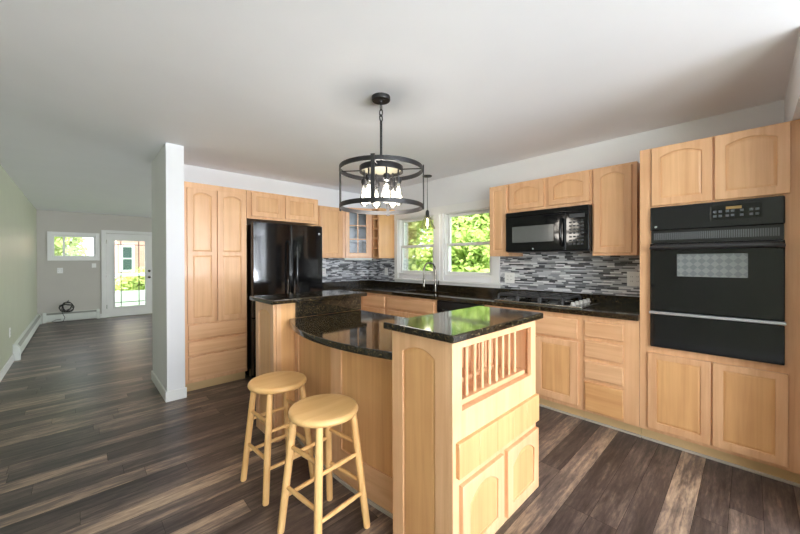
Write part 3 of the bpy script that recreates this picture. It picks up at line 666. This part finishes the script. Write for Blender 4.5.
Lq = A + ud*.02 - nd*.05; rot = Matrix.Rotation(math.atan2(ud.y, ud.x), 3, 'Z')
c_ = Lq + ud*(L*.5)
MB().box(c_.x-.21, c_.x+.21, c_.y-.035, c_.y+.035, 1.334, 1.3655, .004, rot=rot).build('housing', 'white_metal', lt, True)
e_ = c_ + ud*.2
cordpts = [(e_.x, e_.y, 1.345), (e_.x+.06, e_.y+.02, 1.33), (3.45, 4.22, 1.27), (3.53, 4.19, 1.22), (3.555, 4.15, 1.2)]
MB().tube(cordpts, .004, 6).build('cord', 'slot', lt, True)

# ------------------------------------------------------------------ north wall: pantry, refrigerator, uppers
FN = YN-.008
def FNc(name, label, x0, x1, z0, z1, yf=FN, ydeep=YW-.002):
    t = thing(name, label, 'cabinet', ((x0+x1)/2, yf+.2, z0 if z0 > .2 else 0))
    MB().box(x0+.001, x1-.001, yf+.02, ydeep, z0, z1).build('carcass', 'frame_z', t)
    MB().box(x0+.001, x1-.001, yf, yf+.02, z0, z1, .001).build('face_frame', 'frame_z', t)
    return t
t_ = FNc('pantry_cabinet', 'tall maple pantry cabinet with two arched doors above three drawers', .757, 1.355, .1, 2.118)
MB().box(.758, 1.354, FN+.07, FN+.085, 0, .1).build('toe_kick', 'kick', t_)
door(t_, (.780, FN, .70), E_, S_, .268, 1.36, .032, fw=.05, mid=.70, panel='panel_upper'); door(t_, (1.056, FN, .70), E_, S_, .284, 1.36, .032, fw=.05, mid=.70, panel='panel_upper')
for z0, z1 in ((.535, .686), (.379, .519), (.135, .362)): drawer(t_, (.786, FN, z0), E_, S_, .556, z1-z0, 'frame_x')
t_ = FNc('wall_cabinet', 'short maple cabinet with two doors above the black refrigerator', 1.357, 2.25, 1.802, 2.118)
door(t_, (1.405, FN, 1.832), E_, S_, .355, .262, .0, fw=.05, panel='panel_upper'); door(t_, (1.803, FN, 1.832), E_, S_, .42, .262, .0, fw=.05, panel='panel_upper')
t_ = FNc('wall_cabinet', 'maple wall cabinet between the refrigerator and the glass corner cabinet', 2.252, 2.832, 1.366, 2.1, yf=4.165)
door(t_, (2.42, 4.165, 1.385), E_, S_, .365, .70, 0, panel='panel_upper')
fg = thing('refrigerator', 'black glossy french-door refrigerator beside the pantry', 'refrigerator', (1.81, 4.1, 0))
rx0, rx1, ry = 1.378, 2.235, 3.815
MB().box(rx0, rx1, ry, YW-.02, .03, 1.735, .006).build('body', 'fridge', fg, True)
def bulge(x0, x1, z0, z1, nm):
    n = 8; xm = (rx0+rx1)/2; hw = (rx1-rx0)/2; pl = []
    for k in range(n+1):
        x = x0+(x1-x0)*k/n; pl.append((x, ry-.064-.022*(1-((x-xm)/hw)**2)))
    pl += [(x1, ry-.006), (x0, ry-.006)]
    return MB().prism(pl, z0, z1, .006).build(nm, 'fridge', fg, True)
xm = (rx0+rx1)/2
for (a, c, hx) in ((rx0, xm-.003, xm-.045), (xm+.003, rx1, xm+.045)):
    d = bulge(a, c, .70, 1.755, 'door')
    yb = ry-.093
    MB().tube([(hx, yb+.004, 1.56), (hx, yb-.028, 1.545), (hx, yb-.046, 1.49), (hx, yb-.05, 1.2), (hx, yb-.046, .88), (hx, yb-.028, .82), (hx, yb+.004, .805)], .012, 10).build('handle', 'black', d, True)
    if a > rx0:
        xb = rx1-.05
        MB().lathe((xb, ry-.064-.022*(1-((xb-xm)/((rx1-rx0)/2))**2)-.001, 1.66), [(.014, .004), (.014, -.002), (.011, -.003), (0, -.003)], axis='y', seg=18).build('badge', 'silver', d)
d = bulge(rx0, rx1, .06, .69, 'freezer_drawer')
MB().tube([(rx0+.1, ry-.075, .62), (rx0+.1, ry-.12, .62), (rx1-.1, ry-.12, .62), (rx1-.1, ry-.075, .62)], .012, 10).build('handle', 'black', d, True)
MB().box(rx0+.05, rx1-.05, ry-.01, ry+.05, 0.0, .05).build('foot_grille', 'black_satin', fg)
MB().box(rx0+.01, rx0+.09, ry-.04, ry+.04, 1.7355, 1.765, .003).box(rx1-.09, rx1-.01, ry-.04, ry+.04, 1.7355, 1.765, .003).build('hinge_cover', 'black_satin', fg, True)

# ------------------------------------------------------------------ island
AX0, AX1, AY0, AY1, AZ = 1.035, 1.757, .79, 1.135, 1.01
ia = thing('island_cabinet', 'maple island cabinet with plate rack and arched doors, nearest the camera', 'cabinet', ((AX0+AX1)/2, .97, 0))
px0, px1, pz0, pz1 = 1.098, 1.705, .725, .975
b = MB().box(AX0+.02, AX0+.055, AY0+.02, AY1, .1, AZ).box(AX1-.035, AX1, AY0+.02, AY1, .1, AZ).box(AX0+.055, AX1-.035, AY0+.02, AY1, .1, .118).box(AX0+.055, AX1-.035, AY1-.018, AY1, .118, AZ).box(AX0+.055, AX1-.035, AY0+.02, AY1-.018, .705, .722).box(AX0+.055, AX1-.035, AY0+.02, AY1-.018, AZ-.02, AZ)
b.build('carcass', 'frame_z', ia)
b = MB().face_prism((AX0, AY0+.02, 0), E_, S_, [[(0, .1), (AX1-AX0, .1), (AX1-AX0, AZ), (0, AZ)], [(px0-AX0, pz0), (px1-AX0, pz0), (px1-AX0, pz1), (px0-AX0, pz1)]], 0, .02, .002)
b.build('face_frame', 'frame_z', ia, True)
MB().box(AX0+.03, AX1-.03, AY0+.075, AY0+.09, 0, .1).build('toe_kick', 'kick', ia)
# end panel with an arched field, facing the stools' side
door(ia, (AX0+.0195, AY1, .0), (0, -1, 0), W_, AY1-AY0-.0205, AZ-.001, .03, fw=.07, name='end_panel', t=.0195)
MB().box(px0+.002, px1-.002, AY0+.035, AY0+.075, pz0-.002, pz0+.02).box(px0+.002, px1-.002, AY0+.19, AY0+.23, pz0-.002, pz0+.02).build('rack_rail', 'frame_x', ia)
for row_y, off in ((AY0+.055, 0), (AY0+.21, .5)):
    for k in range(9):
        xx = px0+.045+(k+off)*(px1-px0-.09)/8.5
        MB().cyl((xx, row_y, pz0+.02), (xx, row_y, AZ-.02), .0085, .0085, 10).build('rack_dowel', 'frame_z', ia, True)
for k in range(5):
    drawer(ia, (1.056+k*.1415, AY0, .475), E_, S_, .139, .138, 'panel_z', .018, name='spice_drawer')
door(ia, (1.076, AY0, .128), E_, S_, .315, .312, .05, fw=.05); door(ia, (1.428, AY0, .128), E_, S_, .322, .312, .05, fw=.05)
MB().prism([(AX0-.028, AY0-.026), (AX1+.04, AY0-.026), (AX1+.04, AY1+.03), (AX0-.028, AY1+.03)], AZ+.0005, AZ+.032, .006).build('slab', 'granite', tag(thing('countertop', 'raised dark granite top on the island cabinet nearest the camera, reflecting windows', 'countertop', (1.4, .98, AZ)), None), True)
BX0, BX1, BY0, BY1 = 1.02, 1.80, 2.395, 2.735
ic = thing('island_cabinet', 'maple island end cabinet carrying the raised bar top beside the refrigerator', 'cabinet', ((BX0+BX1)/2, 2.56, 0))
MB().box(BX0+.02, BX1, BY0, BY1, .0, AZ, .002).build('carcass', 'panel_z', ic, True)
door(ic, (BX0+.0195, BY1, .0), (0, -1, 0), W_, BY1-BY0, AZ-.001, .03, fw=.065, name='end_panel', t=.0195)
MB().box(1.19, 1.80, BY0-.018, BY0-.0005, .893, AZ-.001).build('granite_riser', 'granite', ic)
MB().box(BX0+.02, BX0+.055, BY0-.010, BY0-.0005, .0, AZ-.001, .002).build('corner_stile', 'frame_z', ic, True)
MB().prism([(BX0-.03, BY0-.045), (BX1+.05, BY0-.045), (BX1+.05, BY1+.05), (BX0-.03, BY1+.05)], AZ+.0005, AZ+.032, .006).build('slab', 'granite', thing('countertop', 'raised dark granite bar top on the island end by the refrigerator', 'countertop', (1.4, 2.56, AZ)), True)
# curved middle of the island
def arcx(y, x0, k): return x0 + k*((y-1.77)/.62)**2
ys_ = [AY1+.002+(BY0-.004-AY1)*k/24 for k in range(25)]
ib = thing('curved_island', 'curved maple panelled island base behind the two wooden stools', 'island', (1.4, 1.77, 0))
MB().prism([(arcx(y, 1.137, .055), y) for y in ys_]+[(1.76, BY0-.002), (1.76, AY1+.002)], .0, .847).build('core', 'panel_z', ib, True)
def strip(y0, y1, z0, z1, nm, mat, t=.010):
    yy = [y0+(y1-y0)*k/10 for k in range(11)]
    p = [(arcx(y, 1.1365, .055)-t, y) for y in yy]+[(arcx(y, 1.1365, .055), y) for y in reversed(yy)]
    return MB().prism(p, z0, z1).build(nm, mat, ib, True)
strip(2.31, BY0-.003, .02, .846, 'stile', 'frame_z'); strip(1.69, 1.80, .02, .846, 'stile', 'frame_z'); strip(AY1+.003, 1.235, .02, .846, 'stile', 'frame_z')
strip(1.236, 1.689, .02, .20, 'bottom_rail', 'frame_y'); strip(1.801, 2.309, .02, .20, 'bottom_rail', 'frame_y')
strip(AY1+.003, BY0-.003, .0, .019, 'shoe_moulding', 'moulding', .018)
edge = [(.982+.122*((y-1.69)/.62)**2, y) for y in ys_]
it = thing('countertop', 'lower dark granite counter with curved front above the stools', 'countertop', (1.4, 1.77, .85))
MB().prism(edge+[(1.80, BY0-.002), (1.80, AY1+.002)], .8505, .89, .007).build('slab', 'granite', it, True)

# ------------------------------------------------------------------ bar stools
def stool(cx, cy, rz, label):
    t = thing('bar_stool', label, 'stool', (cx, cy, 0), 'wooden bar stools at the island')
    def P(x, y, z): return (cx+x*cos(rz)-y*sin(rz), cy+x*sin(rz)+y*cos(rz), z)
    r = .168; H = .61
    MB().lathe((cx, cy, H-.036), [(0, 0), (r-.02, 0), (r-.006, .005), (r, .014), (r, .022), (r-.005, .031), (r-.018, .0355), (r-.06, .0345), (0, .033)], seg=40).build('seat', 'stool_seat', t, True)
    q, h = .10, .148
    def leg_at(sx, sy, z): f = 1-z/(H-.034); return sx*(q+(h-q)*f), sy*(q+(h-q)*f)
    for sx, sy in ((-1, -1), (1, -1), (1, 1), (-1, 1)):
        pts = []; rad = []
        for z, rr in ((0, .0155), (.006, .0175), (.2, .0185), (.42, .0185), (H-.034, .0165)):
            x, y = leg_at(sx, sy, z); pts.append(P(x, y, z)); rad.append(rr)
        MB().tube(pts, rad, 14).build('leg', 'stool', t, True)
    for (a, c, za, zb) in (((-1, -1), (1, -1), .175, .37), ((1, 1), (-1, 1), .175, .37), ((-1, -1), (-1, 1), .225, .42), ((1, -1), (1, 1), .225, .42)):
        for z in (za, zb):
            x0, y0 = leg_at(*a, z); x1, y1 = leg_at(*c, z)
            MB().tube([P(x0, y0, z), P((x0+x1)/2, (y0+y1)/2, z), P(x1, y1, z)], [.009, .0115, .009], 10).build('rung', 'stool', t, True)
stool(.868, 1.975, math.radians(3), 'round wooden bar stool nearer the refrigerator, left one of the pair')
stool(.868, 1.45, math.radians(6), 'round wooden bar stool nearer the camera, right one of the pair')

# ------------------------------------------------------------------ chandelier and pendant
LX, LY = 1.496, 1.743
ch = thing('chandelier', 'dark metal drum chandelier with six lit clear bulbs above the island', 'chandelier', (LX, LY, CZ))
MB().lathe((LX, LY, CZ), [(0, 0), (.063, 0), (.063, -.02), (.06, -.026), (.012, -.027), (.01, -.04), (0, -.042)], seg=32).build('canopy', 'dark_bronze', ch, True)
def link(z, r1, r2, ang):
    return [(LX+cos(ang)*r1*cos(2*pi*k/16), LY+sin(ang)*r1*cos(2*pi*k/16), z+r2*sin(2*pi*k/16)) for k in range(16)]
MB().tube(link(2.372, .010, .024, .3), .0032, 6, True).build('chain_link', 'dark_bronze', ch, True)
MB().tube(link(2.332, .012, .024, 1.9), .0035, 6, True).build('chain_link', 'dark_bronze', ch, True)
MB().tube(link(2.296, .016, .022, .3), .005, 6, True).build('hanging_loop', 'dark_bronze', ch, True)
MB().cyl((LX, LY, 1.955), (LX, LY, 2.276), .0085, seg=14).build('stem', 'dark_bronze', ch, True)
pan = MB().lathe((LX, LY, 0), [(.148, 1.925), (.148, 1.962), (.144, 1.966), (0, 1.966), (0, 1.96), (.142, 1.958), (.142, 1.925)], seg=48, closed=True).build('pan_rim', 'dark_bronze', ch, True)
MB().lathe((LX, LY, 0), [(0, 1.945), (.1405, 1.945), (.1405, 1.951), (0, 1.951)], seg=48).build('pan_plate', 'pan', pan, True)
RR = .284
def ring(z0, z1): return MB().lathe((LX, LY, 0), [(RR, z0), (RR, z1), (RR-.006, z1), (RR-.006, z0)], seg=64, closed=True).build('ring', 'dark_bronze', ch, True)
ring(1.928, 1.957); ring(1.675, 1.704)
for k in range(4):
    a = math.radians(219.2+90*k); rm = Matrix.Rotation(a, 3, 'Z'); x, y = LX+(RR+.004)*cos(a), LY+(RR+.004)*sin(a)
    MB().box(x-.0035, x+.0035, y-.013, y+.013, 1.668, 1.965, .001, rot=rm).build('strap', 'dark_bronze', ch, True)
    MB().cyl((LX+.148*cos(a), LY+.148*sin(a), 1.943), (LX+(RR-.004)*cos(a), LY+(RR-.004)*sin(a), 1.943), .004, seg=10).build('arm', 'dark_bronze', ch, True)
def bulb_prof(z, s=1.0):   # pear-shaped filament bulb hanging down from z
    return [(.013*s, z), (.0135*s, z-.012*s), (.018*s, z-.035*s), (.026*s, z-.07*s), (.0315*s, z-.098*s), (.032*s, z-.108*s), (.028*s, z-.125*s), (.016*s, z-.137*s), (0, z-.141*s)]
for k in range(6):
    a = math.radians(350-43.8+60*k); bx_, by_ = LX+.119*cos(a), LY+.119*sin(a)
    so = MB().lathe((bx_, by_, 0), [(0, 1.945), (.006, 1.945), (.006, 1.89), (.019, 1.888), (.022, 1.884), (.022, 1.858), (.018, 1.856), (.018, 1.846), (.0, 1.846)], seg=18).build('socket', 'dark_bronze', ch, True)
    MB().lathe((bx_, by_, 0), bulb_prof(1.8455, 1.05), seg=20).build('bulb', 'bulb_glass', so, True)
    MB().lathe((bx_, by_, 0), [(0, 1.824), (.008, 1.822), (.013, 1.79), (.020, 1.75), (.023, 1.73), (.019, 1.718), (0, 1.715)], seg=12).build('filament', 'filament', so, True)
light('chandelier_glow', 'POINT', 17, (LX, LY, 1.74), color=(1, .93, .84), radius=.16)
PX, PY = 3.32, 2.94
pd = thing('pendant_lamp', 'small pendant lamp with clear glass shade hanging above the sink', 'lamp', (PX, PY, CZ))
MB().lathe((PX, PY, CZ), [(0, 0), (.062, 0), (.06, -.012), (.02, -.02), (0, -.022)], seg=28).build('canopy', 'dark_bronze', pd, True)
MB().cyl((PX, PY, 1.985), (PX, PY, 2.42), .0035, seg=8).build('cord', 'dark_bronze', pd, True)
so = MB().lathe((PX, PY, 0), [(0, 1.99), (.01, 1.99), (.022, 1.972), (.025, 1.93), (.02, 1.925), (.02, 1.895), (0, 1.895)], seg=20).build('socket', 'dark_bronze', pd, True)
MB().lathe((PX, PY, 0), [(.024, 1.928), (.034, 1.918), (.06, 1.86), (.085, 1.79), (.105, 1.745), (.103, 1.745), (.083, 1.79), (.058, 1.86), (.032, 1.914)], seg=36).build('shade', 'amber_glass', pd, True)
MB().lathe((PX, PY, 0), bulb_prof(1.894, 1.05), seg=20).build('bulb', 'bulb_glass', so, True)
MB().lathe((PX, PY, 0), [(0, 1.885), (.008, 1.88), (.014, 1.84), (.019, 1.80), (.019, 1.785), (0, 1.775)], seg=12).build('filament', 'filament', so, True)
light('pendant_glow', 'POINT', .35, (PX, PY, 1.70), color=(1, .88, .72), radius=.05)

# ------------------------------------------------------------------ outlets, heaters, cable
def plate(name, label, cat, c, n, w_, h_, kind='outlet', group=None):
    c = Vector(c); n = Vector(n); ax = abs(n.x) > .5
    t = thing(name, label, cat, c, group); q = c+n*.003
    def bx(b_, du, dv, hu, hv, d0, d1, bev=0):
        p0, p1 = c+n*d0, c+n*d1
        if ax: b_.box(min(p0.x, p1.x), max(p0.x, p1.x), c.y+du-hu, c.y+du+hu, c.z+dv-hv, c.z+dv+hv, bev)
        else: b_.box(c.x+du-hu, c.x+du+hu, min(p0.y, p1.y), max(p0.y, p1.y), c.z+dv-hv, c.z+dv+hv, bev)
        return b_
    bx(MB(), 0, 0, w_/2, h_/2, .0006, .006, .0015).build('plate', 'plastic', t, True)
    cols = max(1, round(w_/.06)); st = .045
    for i in range(cols):
        du = (i-(cols-1)/2)*st
        if kind == 'outlet':
            b_ = MB()
            for dv in (-.02, .02):
                bx(b_, du-.006, dv, .0013, .005, .0085, .0095); bx(b_, du+.006, dv, .0013, .005, .0085, .0095)
            r = MB(); bx(r, du, -.02, .015, .014, .006, .0085, .001); bx(r, du, .02, .015, .014, .006, .0085, .001)
            ro = r.build('socket', 'plastic', t, True); b_.build('slots', 'slot', ro)
        else: bx(MB(), du, 0, .014, .03, .006, .0095, .001).build('rocker', 'plastic', t, True)
plate('outlet', 'white double outlet plate on mosaic tile beside the window', 'outlet', (XW-.008, 1.90, 1.125), (-1, 0, 0), .12, .118)
plate('outlet', 'white double outlet plate on mosaic tile beside the oven cabinet', 'outlet', (XW-.008, .705, 1.155), (-1, 0, 0), .118, .13)
plate('outlet', 'white outlet on mosaic tile beside the refrigerator', 'outlet', (2.70, YW-.008, 1.155), (0, -1, 0), .075, .12)
plate('outlet', 'white outlet on mosaic tile left of the window in the corner', 'outlet', (XW-.008, 4.03, 1.155), (-1, 0, 0), .075, .12)
plate('outlet', 'small outlet on the grey far wall below the high window', 'outlet', (-.294, YF, 1.13), (0, -1, 0), .09, .12)
plate('light_switch', 'white switch plate on the far wall beside the glazed door', 'switch', (.262, YF, 1.236), (0, -1, 0), .075, .1, 'switch')
plate('outlet', 'white outlet low on the sage green wall', 'outlet', (XG, 6.55, .42), (1, 0, 0), .075, .12)
def heater(label, horizontal, a0, a1):
    ln = a1-a0
    if horizontal: t = thing('baseboard_heater', label, 'heater', ((a0+a1)/2, YF-.03, 0))
    else: t = thing('baseboard_heater', label, 'heater', (XG+.03, (a0+a1)/2, 0))
    prof = [(0, .02), (.05, .02), (.05, .05), (.062, .055), (.062, .15), (.058, .165), (.035, .205), (0, .21)]
    def mk(a, c, p, nm, mat):
        bm_ = MB(); tb = bmesh.new(); rows = []
        for q in (a, c): rows.append([tb.verts.new((q, YF-.0008-d, z) if horizontal else (XG+.0008+d, q, z)) for d, z in p])
        n = len(p)
        for i in range(n): tb.faces.new((rows[0][i], rows[0][(i+1) % n], rows[1][(i+1) % n], rows[1][i]))
        tb.faces.new(rows[0]); tb.faces.new(rows[1][::-1]); bmesh.ops.recalc_face_normals(tb, faces=tb.faces); bm_._merge(tb)
        return bm_.build(nm, mat, t)
    mk(a0+.055, a1-.055, prof, 'cover', 'white_metal')
    big = [(0, 0), (.07, 0), (.07, .155), (.066, .172), (.04, .216), (0, .22)]
    mk(a0, a0+.054, big, 'end_cap', 'white_metal'); mk(a1-.054, a1, big, 'end_cap', 'white_metal')
    mk(a0+.057, a1-.057, [(.0595, .168), (.063, .168), (.039, .2045), (.0365, .2045)], 'damper_slot', 'heater_shadow')
heater('long white baseboard heater along the sage green wall', False, 6.8, 10.46)
heater('short white baseboard heater under the far high window', True, -.56, .355)
cb = thing('coiled_cable', 'coil of black cable lying on the far baseboard heater', 'cable', (-.19, YF-.1, .2))
rc = random.Random(4); pts = []
for k in range(150):
    a = 2*pi*k/25; rr_ = .085+.028*sin(k*.37)+rc.uniform(-.008, .008)
    pts.append((-.19+rr_*1.05*cos(a), YF-.088-.012*sin(a*.31+1), .318+rr_*1.0*sin(a)+.01*sin(k*.2)))
MB().tube(pts, .006, 6).build('coil', 'rubber', cb, True)
MB().tube([(-.27, YF-.09, .3), (-.26, YF-.12, .2), (-.22, YF-.14, .1), (-.25, YF-.15, .012), (-.36, YF-.13, .008), (-.42, YF-.12, .03), (-.36, YF-.11, .06), (-.28, YF-.13, .07)], .005, 6).build('loose_end', 'rubber', cb, True)
MB().tube([(-.19, YF-.088, .40), (-.17, YF-.09, .45), (-.165, YF-.09, .475)], .006, 6).build('plug_end', 'rubber', cb, True)

# ------------------------------------------------------------------ outdoors
struct('ground', MB().box(-18, 34, -26, 40, -.7, -.5), 'grass')
def tree(label, cat, name, x, y, z0, rx, ry, rz, zc, n, leaf, mat, seed, trunk=True):
    rr = random.Random(seed); t = thing(name, label, cat, (x, y, z0))
    bm_ = bmesh.new()
    lobes = [(rr.uniform(-.55, .55)*rx, rr.uniform(-.55, .55)*ry, rr.uniform(-.6, .6)*rz, rr.uniform(.35, .6)) for _ in range(14)]
    for _ in range(n):
        lx, ly, lz, lr = rr.choice(lobes); v = Vector((rr.gauss(0, 1), rr.gauss(0, 1), rr.gauss(0, 1))).normalized()*(rr.random()**.45)
        p = Vector((x+lx+v.x*rx*lr, y+ly+v.y*ry*lr, max(z0+.15, zc+lz+v.z*rz*lr)))
        d = Vector((rr.gauss(0, 1), rr.gauss(0, 1), rr.gauss(0, .7))).normalized(); s = d.orthogonal().normalized(); u_ = d.cross(s); L_ = leaf*rr.uniform(.7, 1.3)
        bm_.faces.new([bm_.verts.new(p+q) for q in (-d*L_*.5, s*L_*.27, d*L_*.55+u_*L_*.08, -s*L_*.27)])
    k = MB(); k.bm.free(); k.bm = bm_; k.build('foliage', mat, t)
    if trunk:
        k = MB().tube([(x, y, z0-.05), (x+.08, y-.05, (z0+zc)/2), (x-.03, y+.06, zc), (x, y, zc+rz*.5)], [.14, .11, .08, .03], 8)
        for _ in range(6):
            a = rr.uniform(0, 2*pi); h_ = rr.uniform(.3, .9)
            k.tube([(x, y, zc-rz*.4+h_*.5), (x+cos(a)*rx*.3, y+sin(a)*ry*.3, zc-rz*.2+h_), (x+cos(a)*rx*.6, y+sin(a)*ry*.6, zc+h_)], [.06, .04, .015], 6)
        k.build('trunk', 'bark', t, True)
gz = -.5
tree('leafy tree beyond the right pane of the kitchen window', 'tree', 'tree', 9.4, 5.2, gz, 1.6, 1.7, 2.1, 2.7, 7500, .26, M['leaf'], 1)
tree('pale yellow-green tree beyond the left pane of the kitchen window', 'tree', 'tree', 9.0, 9.6, gz, 1.7, 1.7, 2.2, 2.7, 7500, .26, M['leaf_pale'], 2)
tree('deep green tree standing behind the other trees outside the kitchen window', 'tree', 'tree', 14.8, 9.8, gz, 2.6, 4.6, 3.2, 3.4, 6500, .36, M['leaf_dark'], 3)
tree('bushy hedge shrub low outside the right pane of the kitchen window', 'shrub', 'shrub', 6.5, 5.0, gz, .8, 1.5, 1.3, .95, 6500, .17, M['leaf'], 5, False)
tree('bushy hedge shrub low outside the left pane of the kitchen window', 'shrub', 'shrub', 6.5, 7.8, gz, .8, 1.3, 1.3, .95, 6500, .17, M['leaf_pale'], 8, False)
tree('green shrub outside the high window of the far room', 'shrub', 'shrub', -.75, 15.2, gz, 1.25, 1.0, 1.9, 1.6, 4500, .2, M['leaf_pale'], 6, False)
tree('low green bush behind the white railing outside the glazed door', 'shrub', 'shrub', 1.5, 14.4, gz, 1.1, .7, .75, .45, 3000, .16, M['leaf_pale'], 7, False)
nh = thing('neighbour_house', 'pink neighbouring house seen through the glazed door', 'house', (3.2, 21, gz))
MB().box(1.25, 7.2, 19.5, 24, gz, 4.6).build('wall', 'brick_pink', nh)
b = MB().prism([(.9, 19.1), (7.6, 19.1), (7.6, 24.4), (.9, 24.4)], 4.6, 4.75); b.build('roof', 'roof', nh)
wf = MB().box(1.34, 1.44, 19.44, 19.499, .85, 2.1).box(1.76, 1.86, 19.44, 19.499, .85, 2.1).box(1.44, 1.76, 19.44, 19.499, 1.98, 2.1).box(1.44, 1.76, 19.44, 19.499, .85, .95).box(1.44, 1.76, 19.45, 19.499, 1.44, 1.49).build('window', 'vinyl', nh)
MB().box(1.44, 1.76, 19.47, 19.498, .95, 1.44).box(1.44, 1.76, 19.47, 19.498, 1.49, 1.98).build('pane', 'glass_dark', wf)
rl = thing('deck_railing', 'white deck railing outside the glazed door', 'railing', (1.4, 12.6, gz))
MB().box(-.2, 3.2, 12.56, 12.66, .90, .98, .005).build('top_rail', 'vinyl', rl, True)
MB().box(-.2, 3.2, 12.59, 12.63, -.3, .47).build('skirt_panel', 'vinyl', rl)
for xx in (-.2, 1.5, 3.2): MB().box(xx-.05, xx+.05, 12.56, 12.66, gz, 1.02, .004).build('post', 'vinyl', rl, True)
